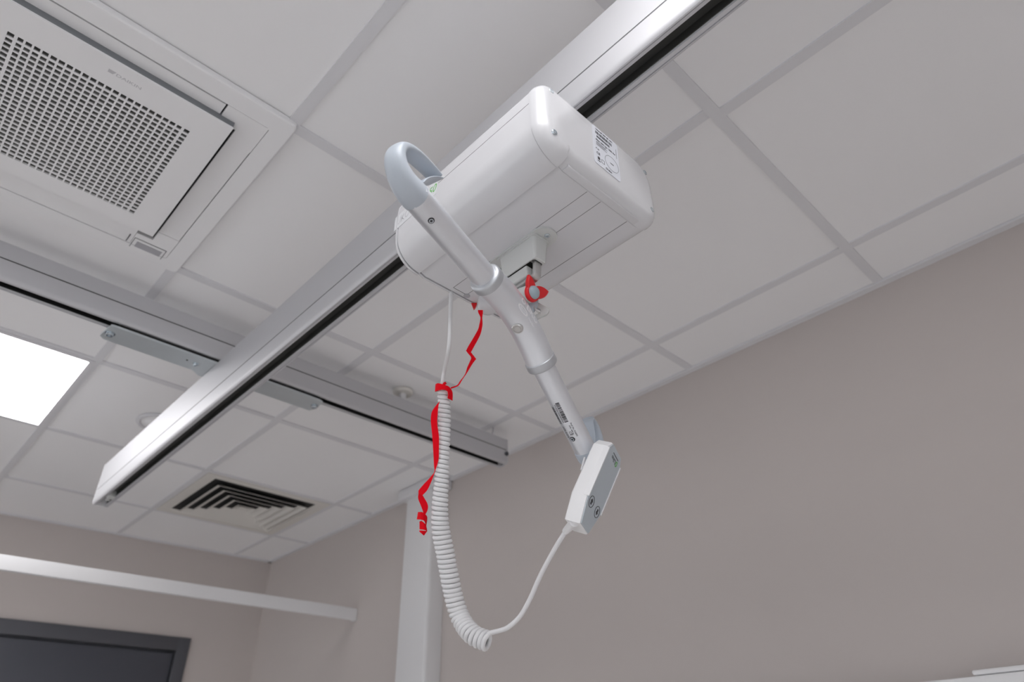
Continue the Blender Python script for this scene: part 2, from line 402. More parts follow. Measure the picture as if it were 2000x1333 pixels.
bm = B(); lathe(bm, (XM - .012, 2.811, 2.436), (0, 1, 0), [(.0065, 0), (.0065, .016), (.0045, .019), (.001, .0195)], 20); obj('end_knob', bm, M['paintwhite'], mr)
bm = B(); box(bm, XM - .0105, XM + .0105, 2.69, 2.715, ZM - .002, ZM + .022, .002); cyl(bm, (XM, 2.735, ZM + .02), (XM, 2.735, ZM + .001), .007); obj('end_stop', bm, M['guide'], mr)
YX, ZX = 1.936, 2.563
xr_ = thing('traverse_rail', 'grey aluminium cross rail fixed close under the ceiling, over the long rail', 'ceiling rail', (-1.0, YX, 2.66))
fx = lambda s, a, b: V((s, YX + a, ZX + b))
rail('rail_body', .026, .097, .053, fx, -4.15, .062, xr_)
bm = B(); prism(bm, [(-.0111, .003), (-.0098, .003), (-.0098, .022), (.0098, .022), (.0098, .003), (.0111, .003), (.0111, .0295), (-.0111, .0295)], lambda a, b, h: fx(h, a, b), -4.1, .05); obj('slot_track', bm, M['black'], xr_)
for sg_ in (-1, 1):
    bm = B(); prism(bm, [(sg_ * .0257, .0515), (sg_ * .0257, .0545), (sg_ * .0222, .0545), (sg_ * .0222, .0515)], lambda a, b, h: fx(h, a, b), -4.1, .058); obj('side_groove', bm, M['dark'], xr_)
bm = B(); prof = [(-.0262, .0972), (-.0262, .012), (-.022, .001), (.022, .001), (.0262, .012), (.0262, .0972)]
prism(bm, prof, lambda a, b, h: V((.062 + h, YX + a, ZX + b)), 0, .005); obj('end_cap', bm, M['alu'], xr_)
bm = B(); lathe(bm, (.058, YX - .026, 2.600), (0, -1, 0), [(.0075, 0), (.0075, .006), (.006, .0075)], 20); obj('end_screw', bm, M['frame'], xr_)
# hanger flange of the cross rail and the thin wire by its end
hg = thing('rail_hanger', 'small round white ceiling flange and stub just above the cross rail', 'hanger', (-.392, YX, ZC))
bm = B(); lathe(bm, (-.392, YX - .003, ZC), (0, 0, -1), [(.034, -.001), (.034, .004), (.030, .009), (.014, .011)], 32); obj('flange', bm, M['ventcream'], hg)
bm = B(); cyl(bm, (-.392, YX - .003, ZC - .008), (-.392, YX, 2.6595), .0125); obj('stub', bm, M['paintwhite'], hg)
bm = B(); sweep(bm, catmull([(.0125, 1.93, ZC + .002), (.0125, 1.931, ZC - .015), (.0095, 1.934, ZC - .028), (.0085, 1.936, 2.6595)], 5), .0017, 8)
tag(obj('support_wire', bm, M['inkgrey']), 'short thin grey wire from the ceiling to the end of the cross rail', 'wire')

# ------------------------------------------------------------------ bracket that carries the long rail under the cross rail
br = thing('rail_bracket', 'flat zinc bracket plate with bolts joining the two rails', 'bracket', (XM, 1.952, 2.553))
bm = B()
pts = [(-.296, .018), (-.290, -.034), (-.282, -.036), (.288, -.036), (.300, -.030), (.303, .020), (.295, .040), (.06, .040), (.035, .058), (-.035, .058), (-.06, .040), (-.285, .040), (-.296, .030)]
prism(bm, pts, lambda a, b, h: V((XM + a, 1.952 + b, 2.5495 + h)), 0, .005); obj('plate', bm, M['zinc'], br)
for dx, r in ((-.281, .0125), (.291, .0125), (-.066, .0075), (.066, .0075)):
    bm = B(); lathe(bm, (XM + dx, 1.954, 2.5497), (0, 0, -1), [(r, 0), (r, .0012), (r * .72, .0014), (r * .70, .0065), (r * .6, .0075), (r * .34, .0075), (r * .30, .005), (.0003, .005)], 6 if False else 24); obj('bolt', bm, M['bolt'], br)
for dx in (-.09, .09):
    bm = B(); cyl(bm, (XM + dx, 1.951, 2.5496), (XM + dx, 1.951, 2.5488), .0028, n=16); obj('bolt_hole', bm, M['black'], br)
bm = B()
box(bm, XM - .27, XM + .27, YX - .0085, YX + .0085, 2.5544, ZX + .014)
obj('trolley_shoe', bm, M['dark'], br)

# ------------------------------------------------------------------ ceiling hoist motor
HX0, HX1, HZ0, HZ1 = -1.099, -.861, 2.233, 2.358
hc = (HX0 + HX1) / 2
hoist = thing('ceiling_hoist', 'white box-shaped patient hoist motor hanging under the long rail', 'patient hoist', (hc, .785, ZM))
def hprof(ins=0.0, lip=0.0):
    """outline in x z: large lower radii, a shallow step between side shell and underside"""
    o = []
    def arc(cx, cz, r, a0, a1, n=8):
        for k in range(n + 1):
            a = math.radians(a0 + (a1 - a0) * k / n); o.append((cx + (r - ins) * math.cos(a), cz + (r - ins) * math.sin(a)))
    rl, rr, rt = .046, .032, .022
    arc(HX0 + rl, HZ0 + rl, rl, 180, 264)
    o.append((-1.0546, HZ0 + ins)); o.append((-1.0540, HZ0 + .0046 + ins)); o.append((-1.0428, HZ0 + .0001 + ins)); o.append((-.99, HZ0 + ins)); o.append((-.92, HZ0 + ins))
    arc(HX1 - rr, HZ0 + rr, rr, 270, 360)
    arc(HX1 - .046, HZ1 - .046, .046, 0, 90)
    arc(HX0 + rt, HZ1 - rt, rt, 90, 180)
    return o
bm = B()
loft(bm, [[(x, y, z) for x, z in hprof(i)] for i, y in ((0, .6408), (0, .926))])
body = obj('shell', bm, M['hoistwhite'], hoist)
YF, YS = .6175, .640
def cap(y_s, y_f, nm):
    bm = B(); d = 1 if y_f > y_s else -1; rr = abs(y_f - y_s); rings = []
    rings.append([(x, y_s, z) for x, z in hprof(-.0010)])
    for k in range(0, 7):
        a = k / 6 * PI / 2
        rings.append([(x, y_s + d * (.002 + (rr - .002) * math.sin(a)), z) for x, z in hprof(-.0010 + .019 * (1 - math.cos(a)))])
    loft(bm, rings); return obj(nm, bm, M['hoistwhite'], hoist, 50)
capn = cap(YS, YF, 'end_cap'); capf = cap(.928, .938, 'end_cap')
bm = B()
loft(bm, [[(x, y, z) for x, z in hprof(.0006)] for y in (.6397, .6425)])
# thin gaps between the covers
box(bm, HX0 - .0002, HX0 + .002, .642, .83, 2.3205, 2.3210)
zz = HZ0 - .0002
for x in (-.9945, -.967): box(bm, x - .0003, x + .0003, .642, .9185, zz, zz + .002)
box(bm, -.9114, -.9107, .642, .925, zz, zz + .002); box(bm, -.9945, -.967, .9180, .9188, zz, zz + .002)
obj('cover_gap', bm, M['seam'], hoist)
bm = B()
for x0, x1 in ((-1.046, -.9),): box(bm, x0, x1, .6285, .6395, HZ0 - .0016, HZ0 + .006, .0012)
obj('cap_lip', bm, M['hoistwhite'], capn)
for x, z in ((-1.0800, 2.3400), (-1.0800, 2.2590), (-.8800, 2.3350), (-.8800, 2.2590)):
    bm = B(); o = V((x, .6190, z)); ax = V((.06 if x > hc else -.06, -1, .05 if z > 2.3 else -.05))
    lathe(bm, o, ax, [(.0042, -.002), (.0042, .0012), (.0036, .0017), (.0017, .0017), (.0015, .0003), (.0003, .0003)], 20); obj('cap_screw', bm, M['bolt'], capn)
# rating label on the end cap
fl = plane_map((-.9755, YF - .0003, 2.302), (1, 0, -.02), (.06, 0, 1))
bm = B(); prism(bm, rrect(.0275, .040, .005), fl, 0, .0003); lab = obj('rating_label', bm, M['paper'], capn)
bm = B(); L = .0004
text_bm(bm, 'Likorall 250 ES', fl, height=.0028, width=.038, lift=L, bold=.012); 
bm.free(); bm = B()
def lt(s, x, y, h, w=None, mi=0, bold=0.0, al='LEFT'): text_bm(bm, s, lambda a, b, q: fl(x + a, y + b, q), height=h, width=w, lift=L, mi=mi, bold=bold, align=al)
lt('Likorall 250 ES, MC', -.020, .0335, .0028, .036, bold=.015)
x = -.021
while x < .014:
    w = random.choice((.0004, .0007, .0011)); quad(bm, fl, x, x + w, .0245, .030, L, L + .0001); x += w + random.choice((.0004, .0006, .0009))
x = -.019
while x < .008:
    w = random.choice((.0004, .0007)); quad(bm, fl, x, x + w, .0175, .0215, L, L + .0001); x += w + random.choice((.0003, .0005))
lt('Max 250 kg / 550 lbs', -.021, .0105, .0028, .041, bold=.015)
for k, w in enumerate((.034, .038, .030, .036)): quad(bm, fl, -.021, -.021 + w * .62, .0072 - k * .0022, .0077 - k * .0022, L, L + .0001)
lt('IP 24', -.0225, -.009, .0024, bold=.01); lt('CE', -.0215, -.0185, .0042, bold=.01)
for a in range(40):
    a0, a1 = 2 * PI * a / 40, 2 * PI * (a + 1) / 40
    prism(bm, [(.0105 + r * math.cos(t), -.0155 + r * math.sin(t)) for r, t in ((.0145, a0), (.0145, a1), (.0141, a1), (.0141, a0))], fl, L, L + .0001)
lt('TESTED', .0105, -.0165, .0016, al='CENTER')
quad(bm, fl, -.0205, -.0145, -.0325, -.031, L, L + .0001); prism(bm, [(-.020, -.029), (-.015, -.029), (-.0155, -.0235), (-.0195, -.0235)], fl, L, L + .0001)
for q in ((-.012, -.0115, -.030, -.024), (-.0065, -.006, -.030, -.024), (-.012, -.006, -.0305, -.030), (-.012, -.006, -.024, -.0235)): quad(bm, fl, *q, L, L + .0001)
quad(bm, fl, .0225, .0229, .006, .026, L, L + .0001)
lt('O', -.004, -.0365, .0034, bold=.02); lt('Liko', .0005, -.0365, .0034, bold=.02)
obj('label_print', bm, M['ink'], lab)
# side sticker with the model lettering
fs = plane_map((HX0 - .0002, .934, 2.302), (0, -1, .02), (0, 0, 1))
bm = B(); prism(bm, [(-.0035, -.004), (.100, -.002), (.102, .028), (-.0035, .024)], fs, 0, .0003); st = obj('side_sticker', bm, M['sticker'], body)
bm = B(); text_bm(bm, 'LIKORALL', lambda a, b, h: fs(.004 + a, .004 + b, h), height=.0135, width=.062, lift=.0003, bold=-.02); obj('sticker_lettering', bm, M['inkgrey'], st)
bm = B(); text_bm(bm, '250', lambda a, b, h: fs(.071 + a, .006 + b, h), height=.0135, width=.030, lift=.0003, italic=.3); obj('sticker_number', bm, M['inkgreen'], st)
for y in (.70, .87):
    bm = B(); box(bm, XM - .0075, XM + .0075, y - .02, y + .02, HZ1 - .006, ZM + .014, .001); obj('trolley_neck', bm, M['steel'], hoist)
# strap guide under the hoist
bm = B(); gx, gy = -.9755, .785
prism(bm, rrect(.0195, .063, .0185, 8), lambda a, b, h: V((gx + a, gy + b, HZ0 - h)), -.002, .003)
prism(bm, rrect(.0155, .041, .006, 4), lambda a, b, h: V((gx - .002 + a, gy - .003 + b, HZ0 - h)), .003, .0055)
sg = obj('guide_plate', bm, M['guide'], hoist)
bm = B()
loft(bm, [[V((gx - .002 + a * k, gy - .005 + b * k2, HZ0 - h)) for a, b in rrect(.0145, .0365, .005, 4)] for h, k, k2 in ((.004, 1.0, 1.0), (.012, .98, .98), (.041, .80, .92), (.0425, .74, .88), (.0425, .62, .80), (.030, .62, .80))])
obj('strap_guide', bm, M['guide'], hoist)
for y in (gy - .0505, gy + .0505):
    bm = B(); lathe(bm, (gx + .001, y, HZ0 - .0028), (0, 0, -1), [(.0042, 0), (.0042, .0012), (.0034, .0018), (.0016, .0018), (.0014, .0004), (.0003, .0004)], 20); obj('guide_screw', bm, M['bolt'], hoist)
# little outlets on the far right of the underside
bm = B(); lathe(bm, (-.9335, .9060, HZ0 + .003), (0, 0, -1), [(.0165, 0), (.0165, .016), (.0155, .021), (.012, .025), (.006, .0265), (.0004, .027)], 28); obj('lowering_strap_outlet', bm, M['hoistwhite'], hoist)
bm = B(); cyl(bm, (-.9655, .920, HZ0 + .001), (-.9655, .920, HZ0 - .0012), .0052, n=20); obj('socket', bm, M['inkgrey'], hoist)
bm = B(); prism(bm, [(-.006, 0), (.003, 0), (.001, -.008), (-.002, -.012)], plane_map((-.943, .926, HZ0 - .0012), (.72, -.69, 0), (0, 0, 1)), -.002, .002); obj('red_tab', bm, M['red'], hoist)

# ------------------------------------------------------------------ stirrup and quick-release hook
qh = thing('quick_release_hook', 'steel stirrup and grey hook with red-winged knob under the hoist', 'hook', (gx, gy, 2.19))
bm = B()
px = gx - .001
sweep(bm, catmull([(px, gy + .026, HZ0 - .022), (px, gy + .026, HZ0 - .056), (px, gy + .019, HZ0 - .065), (px, gy - .022, HZ0 - .065), (px, gy - .029, HZ0 - .056), (px, gy - .029, HZ0 - .022)], 6), (.0066, .003), 12, ref=(1, 0, 0), power=5)
obj('stirrup', bm, M['steel'], qh)
bm = B(); box(bm, px - .010, px + .008, gy - .019, gy + .021, HZ0 - .062, HZ0 - .043, .003, 3); obj('strap_roller', bm, M['guide'], qh)
bm = B(); box(bm, px - .007, px + .007, gy - .016, gy + .018, HZ0 - .046, HZ0 - .020, .001); obj('lift_strap', bm, M['dark'], qh)
# flat hook plate and its release knob
fp = plane_map((-.9605, .7955, 2.150), (.62, -.76, .0), (0, 0, 1))
bm = B()
outer = [(-.014, .018), (.010, .022), (.013, .004), (.024, -.006), (.0315, -.011), (.033, -.017), (.029, -.022), (.004, -.033), (-.010, -.034), (-.020, -.026), (-.024, -.006)]
slot = [(-.008, .001), (.004, .002), (.009, -.005), (.0205, -.0125), (.021, -.0175), (.010, -.0235), (-.006, -.025), (-.011, -.016)]
def ring_plate(bm, out, inn, f, h0, h1, n=48):
    def res(P):
        c = V((sum(p[0] for p in inn) / len(inn), sum(p[1] for p in inn) / len(inn))); o = []
        for k in range(n):
            a = 2 * PI * k / n; d = V((math.cos(a), math.sin(a))); best = None
            for i in range(len(P)):
                p, q = V(P[i]) - c, V(P[(i + 1) % len(P)]) - c; e = q - p; den = d.x * e.y - d.y * e.x
                if abs(den) < 1e-12: continue
                t = (p.x * e.y - p.y * e.x) / den; s = (p.x * d.y - p.y * d.x) / den
                if t > 0 and -1e-6 <= s <= 1 + 1e-6 and (best is None or t > best): best = t
            o.append(c + d * best)
        return o
    A, I = res(out), res(inn)
    loft(bm, [[f(p.x, p.y, h0) for p in A], [f(p.x, p.y, h1) for p in A], [f(p.x, p.y, h1) for p in I], [f(p.x, p.y, h0) for p in I]], False, closed=True)
ring_plate(bm, outer, slot, fp, -.002, .002)
obj('hook_plate', bm, M['guide'], qh)
kn = V((-.9600, .7850, 2.1690)); kn = kn + (CAM - kn).normalized() * .030 + V((.0015, -.001, -.0048)); kd = V((.06, -.98, -.20)).normalized()
bm = B(); lathe(bm, kn - kd * .020, kd, [(.0118, 0), (.0125, .002), (.0125, .016), (.0105, .018)], 28); obj('knob_body', bm, M['guide'], qh)
kx = V((0, 0, 1)).cross(kd).normalized(); ky = kd.cross(kx)
if kx.x < 0: kx, ky = -kx, -ky
if ky.z < 0: ky = -ky
fk = lambda a, b, h: kn + kx * a + ky * b + kd * h
wing = []
for k in range(121):
    a = math.radians(-180 + 3 * k); d = .0128
    def spike(a0, w, L, a=a):
        q = (math.degrees(a) - a0 + 180) % 360 - 180; return max(0, 1 - abs(q) / w) ** 1.25 * L
    d += spike(116, 36, .0140) + spike(30, 44, .0235)
    wing.append((d * math.cos(a), d * math.sin(a)))
bm = B(); loft(bm, [[fk(a * s, b * s, h) for a, b in wing[:-1]] for s, h in ((.9, -.004), (1, -.002), (1, .001), (.9, .003))]); obj('knob_wing', bm, M['red'], qh)
bm = B(); lathe(bm, kn, kd, [(.0098, 0), (.0098, .003), (.0090, .0058), (.0062, .0085), (.0028, .0098), (.0003, .010)], 28); obj('knob_cap', bm, M['knob'], qh)

# ------------------------------------------------------------------ sling bar
PL, CL, CR, PR = V((-1.20432, .73020, 2.14631)), V((-1.05341, .77403, 2.13079)), V((-.91399, .81452, 2.08080)), V((-.78590, .85173, 1.99628))
CC = V((-.978, .7959, 2.1230)); HD = V((.9603, .2789, 0)); ND = V((.2789, -.9603, 0))
sb = thing('sling_bar', 'tilted silver sling bar with blue-grey end hooks hanging below the hoist', 'sling bar', CC)
def curve_mid(m=20):
    a, b = CL + (CL - PL).normalized() * 0, CR
    c = CC + (CC - (CL + CR) / 2) * 1.0
    return [a * (1 - t) ** 2 + c * (2 * t * (1 - t)) + b * t * t for t in [k / m for k in range(m + 1)]]
bm = B(); mid = curve_mid(); rc = .0212
sweep(bm, mid, rc, 40); cb = obj('centre_tube', bm, M['alutube'], sb)
for A, E, rr in ((CL, PL, .0168), (CR, PR, .0162)):
    d = (E - A).normalized()
    bm = B(); sweep(bm, [A - d * .004, A + d * .02, E], rr, 36); tb = obj('arm_tube', bm, M['alutube'], sb)
    bm = B(); lathe(bm, A - d * .006, d, [(rc + .0002, 0), (rc + .0012, .0008), (rc + .0014, .0095), (rc + .0008, .0115), (rc - .0006, .0130), (rc - .0024, .0138), (rr - .0002, .0140)], 40); obj('collar', bm, M['aludark'], sb)
    up = V((0, 0, 1)); up = (up - d * up.dot(d)).normalized(); sdv = d.cross(up)
    # screw near the arm end
    s, ang = (.1285, 163) if A is CL else (.1235, 171)
    if A is CR: sdv = d.cross(up)
    rad = up * math.cos(math.radians(ang)) + (sdv if True else sdv) * math.sin(math.radians(ang)) 
    if A is CL: rad = up * math.cos(math.radians(ang)) + ND * math.sin(math.radians(ang))
    else: rad = up * math.cos(math.radians(168)) - ND * math.sin(math.radians(168))
    rad = (rad - d * rad.dot(d)).normalized()
    o = A + d * s + rad * (rr - .0010)
    bm = B(); lathe(bm, o, rad, [(.0040, 0), (.0040, .0014), (.0034, .0018)], 24); sr = obj('arm_screw', bm, M['ink'], sb)
    bm = B(); lathe(bm, o, rad, [(.0028, .0015), (.0028, .0021), (.0017, .0021), (.0015, .0016), (.0003, .0016)], 6 if False else 20); obj('screw_head', bm, M['bolt'], sr)
    # end hook: thick root, sweeping outwards and back over the arm to a thin tip
    n = up
    if A is CL:
        path = [(-.004, 0), (.008, -.0005), (.0225, .002), (.0350, .0110), (.0410, .0240), (.0395, .0380), (.0300, .0495), (.0150, .0580), (-.003, .0628), (-.018, .0655), (-.031, .0668)]
        th = [.0168, .0164, .0135, .0102, .0084, .0072, .0060, .0049, .0040, .0032, .0026]; wd = [.0168, .0166, .0152, .0138, .0130, .0126, .0122, .0118, .0114, .0108, .0102]
    else:
        path = [(-.004, 0), (.008, 0), (.018, .005), (.025, .015), (.028, .027), (.0265, .040), (.020, .051), (.010, .059), (-.001, .0625), (-.010, .0625), (-.018, .061)]
        th = [.0162, .0160, .0135, .0102, .0084, .0072, .0062, .0052, .0044, .0038, .0032]; wd = [.0162, .0162, .0152, .0138, .0130, .0126, .0122, .0118, .0114, .0108, .0102]
    m = 5; P3 = catmull([E + d * a + n * b for a, b in path], m)
    def lerp(L): return [L[min(i // m, len(L) - 1)] * (1 - (i % m) / m) + L[min(i // m + 1, len(L) - 1)] * ((i % m) / m) for i in range(len(P3))]
    T_, W_ = lerp(th), lerp(wd)
    bm = B(); sweep(bm, P3, [(w, t) for t, w in zip(T_, W_)], 28, ref=ND, power=2.5); hk = obj('end_hook', bm, M['hook'], sb, 60)
    # spring latch across the mouth
    bm = B()
    tip = (-.031, .0600) if A is CL else (-.018, .0560)
    lp = catmull([E + d * a + n * b for a, b in ((.002, .0140), (-.006, .0315), (-.018, .0475), tip)], 5)
    sweep(bm, lp, (.0125, .0013), 12, ref=ND, power=4); obj('latch', bm, M['hook'], hk)
# push button under the centre
bm = B(); o = CC + V((0, 0, -1)) * .0
d = (CR - CL).normalized(); up = (V((0, 0, 1)) - d * d.z).normalized()
bo = CL + d * .081; bo = min(mid, key=lambda p: (p - bo).length)
lathe(bm, bo - up * (rc - .0025), -up, [(.0080, 0), (.0080, .0035), (.0072, .0046), (.0061, .0046), (.0057, .0036), (.0046, .0036), (.0042, .0043), (.0003, .0045)], 32); obj('push_button', bm, M['steel'], sb)
# lug that rises from the centre tube into the hook plate
bm = B(); sweep(bm, catmull([CC + V((.013, -.002, .012)), CC + V((.019, -.007, .026)), CC + V((.020, -.008, .035))], 5), [(.0125, .010)] * 6 + [(.0115, .009)] * 3 + [(.008, .006)] * 2, 24); obj('suspension_lug', bm, M['hook'], sb)
bm = B(); sweep(bm, catmull([CC + V((.016, -.012, .022)), CC + V((.022, -.016, .010)), CC + V((.031, -.016, .007)), CC + V((.038, -.012, .012)), CC + V((.040, -.006, .020))], 6), .0011, 10); obj('wire_loop', bm, M['steel'], sb)
# white lettering on the centre tube
def tube_map(pts_o, d, r, s0, ang0, flip=1):
    up = V((0, 0, 1)); up = (up - d * up.dot(d)).normalized(); sd = d.cross(up)
    if sd.dot(ND) < 0: sd = -sd
    def f(x, y, h=0.0):
        a = math.radians(ang0) - flip * y / r
        c = pts_o(s0 + x)
        return c + (up * math.cos(a) + sd * math.sin(a)) * (r + .0002 + h)
    return f
def on_mid(s):
    t = max(0, min(1, s / (CR - CL).length)) * (len(mid) - 1); i = min(int(t), len(mid) - 2); return mid[i].lerp(mid[i + 1], t - i)
bm = B()
f1 = tube_map(on_mid, d, rc, .053, 107); f2 = tube_map(on_mid, d, rc, .049, 129)
text_bm(bm, 'O LIKO', f1, height=.0075, width=.044, bold=.015)
for k in range(28):   # outlined oval below the name
    a0, a1 = 2 * PI * k / 28, 2 * PI * (k + 1) / 28
    prism(bm, [(.016 + rx * .012 * math.cos(t), .002 + rx * .0036 * math.sin(t)) for rx, t in ((1, a0), (1, a1), (.76, a1), (.76, a0))], f2, 0, .00012)
text_bm(bm, 'SLIM', lambda x, y, h: f2(.0095 + x, .0007 + y, h), height=.0026, width=.013)
text_bm(bm, 'Sling Bar', lambda x, y, h: f2(.031 + x, .001 + y, h), height=.0024, width=.016)
obj('maker_lettering', bm, M['inkwhite'], cb)
# printed label on the far arm
dR = (PR - CR).normalized(); fa = tube_map(lambda s: CR + dR * s, dR, .0162, 0, 180)
bm = B()
def bars(s0, s1, y0, y1):
    s = s0
    while s < s1:
        w = random.choice((.0005, .0009, .0014)); yy = y0
        prism(bm, [(s, y0), (s + w, y0), (s + w, (y0 + y1) / 2), (s + w, y1), (s, y1), (s, (y0 + y1) / 2)], fa, 0, .00012); s += w + random.choice((.0005, .0007, .0012))
bars(.060, .094, -.0022, .0036); bars(.066, .096, -.0130, -.0085)
def ta(s, x, y, h, w): text_bm(bm, s, lambda a, b, q: fa(x + a, y + b, q), height=h, width=w)
ta('7332010500344', .062, -.0052, .0020, .032)
ta('Prod. No. 3156075', .097, .0046, .0022, .024); ta('SWL 300 kg', .100, .0012, .0020, .016); ta('CE', .110, -.0030, .0034, .007)
ta('HILL-ROM', .101, -.0105, .0014, .020); ta('Lulea, Sweden', .101, -.0080, .0014, .020)
obj('arm_label', bm, M['ink'], sb)

# ------------------------------------------------------------------ hand control hanging at the far hook
hu, hw_, hd = V((.3209, -.3076, .8958)).normalized(), V((.8987, .3978, -.1847)).normalized(), V((-.2988, .8643, .4047)).normalized()
HS = .962; hk_ = HS / 1.006 * 1.07; ho = at(1175, 952, HS)
hf = lambda u, w, t: ho + hu * (u * hk_) + hw_ * (w * hk_) + hd * (t * hk_)
hc_ = thing('hand_control', 'white hand control with grey keypad hanging at the low end of the sling bar', 'remote control', ho)
out = [(-.0655, -.0163), (-.0655, .0163), (-.0305, .028), (.050, .028), (.0605, .0205), (.0605, -.0205), (.050, -.028), (-.0305, -.028)]
def inset(P, k): return [(u + (k if u < 0 else -k) * (1 if abs(u) > .04 else .3), w + (k if w < 0 else -k)) for u, w in P]
bm = B(); loft(bm, [[hf(u, w, t) for u, w in inset(out, i)] for i, t in ((.0022, 0), (.0006, .0008), (0, .0025), (0, .022), (.001, .024), (.003, .025))])
hb = obj('housing', bm, M['white'], hc_, 25)
bm = B()
for s in (-1, 1): prism(bm, [(-.029, s * .0264), (.0485, s * .0264), (.0485, s * .0284), (-.029, s * .0284)], hf, -.0022, .006)
obj('edge_rib', bm, M['white'], hb)
bm = B(); prism(bm, inset(out, .0015), hf, -.0012, .0004); hp = obj('keypad', bm, M['face'], hc_)
for u, w, s in ((-.030, -.0126, 1), (-.0315, .0136, -1)):
    bm = B(); n = 40
    for k in range(n):
        a0, a1 = 2 * PI * k / n, 2 * PI * (k + 1) / n
        prism(bm, [(u + r * math.cos(t), w + r * math.sin(t)) for r, t in ((.0082, a0), (.0082, a1), (.0074, a1), (.0074, a0))], hf, -.0016, -.0011)
    arrow = [(.0045, 0), (.0006, .0040), (.0006, .0018), (-.004, .0018), (-.004, -.0018), (.0006, -.0018), (.0006, -.0040)]
    prism(bm, [(u + a * s, w + b * s) for a, b in arrow], hf, -.0016, -.0011)
    obj('button', bm, M['ink'], hp)
flo = lambda x, y, h=0.0: hf(.0475 - y, .0070 - x, -.0013 - h)
bm = B(); text_bm(bm, 'Liko', flo, height=.0060, width=.0165, bold=.0); quad(bm, flo, -.006, .0165, -.0042, -.0032); obj('logo', bm, M['ink'], hp)
bm = B()
for k in range(24):
    a0, a1 = 2 * PI * k / 24, 2 * PI * (k + 1) / 24
    prism(bm, [(-.0042 + r * .9 * math.cos(t), .003 + r * 1.2 * math.sin(t)) for r, t in ((.0034, a0), (.0034, a1), (.0021, a1), (.0021, a0))], flo, 0, .0003)
obj('logo_ring', bm, M['inkgreen'], hp)
# clip on the back over the bar hook
bm = B(); sweep(bm, catmull([hf(.050, 0, .024), hf(.052, 0, .034), hf(.040, 0, .039), hf(.015, 0, .036)], 5), (.009, .0016), 12, ref=hw_, power=4); obj('back_clip', bm, M['white'], hc_)
bt = hf(-.0650, -.006, .0155); bd = (at(1103, 1040, .955) - bt).normalized(); bo2 = bt + bd * .026
bm = B(); sweep(bm, [bt - bd * .006, bt + bd * .002, bt + bd * .022, bo2], [(.0066, .0066), (.0064, .0064), (.0052, .0052), (.0048, .0048)], 24); obj('cord_boot', bm, M['white'], hc_)

# ------------------------------------------------------------------ coiled cord
cc = thing('coiled_cord', 'light grey coiled control cord looping from the hoist down to the hand control', 'cord', (-.9907, .93, HZ0))
def dp(v): return 1.0715 + (1.010 - 1.0715) * max(0, (v - 740) / 500) ** 1.2 - .042 * max(0, (v - 1195) / 60) ** 1.5
def vert(z): return V((-.9895, .9300, z))
top = [vert(HZ0 + .004), vert(HZ0 - .03), vert(2.13), at(868.5, 720, 1.0705), at(864.5, 746, 1.071)]
axis = [at(u, v, dp(v)) for u, v in ((866, 756), (868, 800), (867.5, 850), (865, 900), (861.5, 950), (859, 1000), (861.5, 1040), (870.5, 1085), (878.5, 1130), (887.5, 1172), (901, 1211), (923, 1240), (954, 1254))]
ax = catmull(axis, 40); Ls = [0]
for i in range(1, len(ax)): Ls.append(Ls[-1] + (ax[i] - ax[i - 1]).length)
LT = Ls[-1]; TURNS = 58.35; NPT = 20
fr = frames(ax, None); N = int(TURNS * NPT)
r0c = .0033
def helix(k, ph):
    q = k / N; s_ = q * LT; j = 0
    while j < len(Ls) - 2 and Ls[j + 1] < s_: j += 1
    t = (s_ - Ls[j]) / max(1e-9, Ls[j + 1] - Ls[j])
    p = ax[j].lerp(ax[j + 1], t); n = fr[j][2].lerp(fr[j + 1][2], t).normalized(); b = fr[j][3].lerp(fr[j + 1][3], t).normalized()
    R_ = (.0068 + .0044 * min(1, max(0, (q - .25) / .3))) * min(1, .35 + k / (NPT * 1.0))
    a = 2 * PI * k / NPT + ph
    return p + n * (R_ * math.cos(a)) - b * (R_ * math.sin(a))
def leave(ph):   # how well the last turn heads off towards the lead
    e = helix(N, ph); t = (e - helix(N - 1, ph)).normalized(); return t.dot((at(985, 1229, .972) - e).normalized())
PH = max([2 * PI * i / 48 for i in range(48)], key=leave)
hel = [helix(k, PH) for k in range(N + 1)]
bm = B(); sweep(bm, hel, .00345, 12); obj('coil', bm, M['cord'], cc, 80)
bm = B(); up_pts = catmull(top + [hel[2]], 8); sweep(bm, up_pts, .0031, 14); obj('upper_lead', bm, M['cord'], cc, 80)
low = [hel[-1], hel[-1] + (hel[-1] - hel[-2]).normalized() * .004] + [at(u, v, z) for u, v, z in ((978, 1232, .972), (994, 1225, .972), (1016, 1204, .972), (1035, 1171, .972), (1057, 1122, .966), (1083, 1074, .960))] + [bo2 - bd * .002]
bm = B(); sweep(bm, catmull(low, 8), .0034, 14); obj('lower_lead', bm, M['cord'], cc, 80)

# ------------------------------------------------------------------ red ribbon
rb = thing('red_ribbon', 'curling red ribbon tied round the top of the coiled cord', 'ribbon', at(867, 757, 1.06))
def strip(bm, L, m=6, th=.0003):
    A = catmull([at(*a, da) for a, b, da, db in L], m); Bq = catmull([at(*b, db) for a, b, da, db in L], m); rings = []
    for i in range(len(A)):
        t = (A[min(i + 1, len(A) - 1)] - A[max(i - 1, 0)]); w = Bq[i] - A[i]; n = t.cross(w)
        n = n.normalized() * th if n.length > 1e-12 else V((0, 0, th))
        rings.append([A[i] + n, Bq[i] + n, Bq[i] - n, A[i] - n])
    return loft(bm, rings)
def E_(pairs, d0, d1, sk=.0):
    n = len(pairs); return [(a, b, d0 + (d1 - d0) * i / (n - 1) + sk * (i % 2), d0 + (d1 - d0) * i / (n - 1) - sk * ((i + 1) % 2)) for i, (a, b) in enumerate(pairs)]
bm = B()
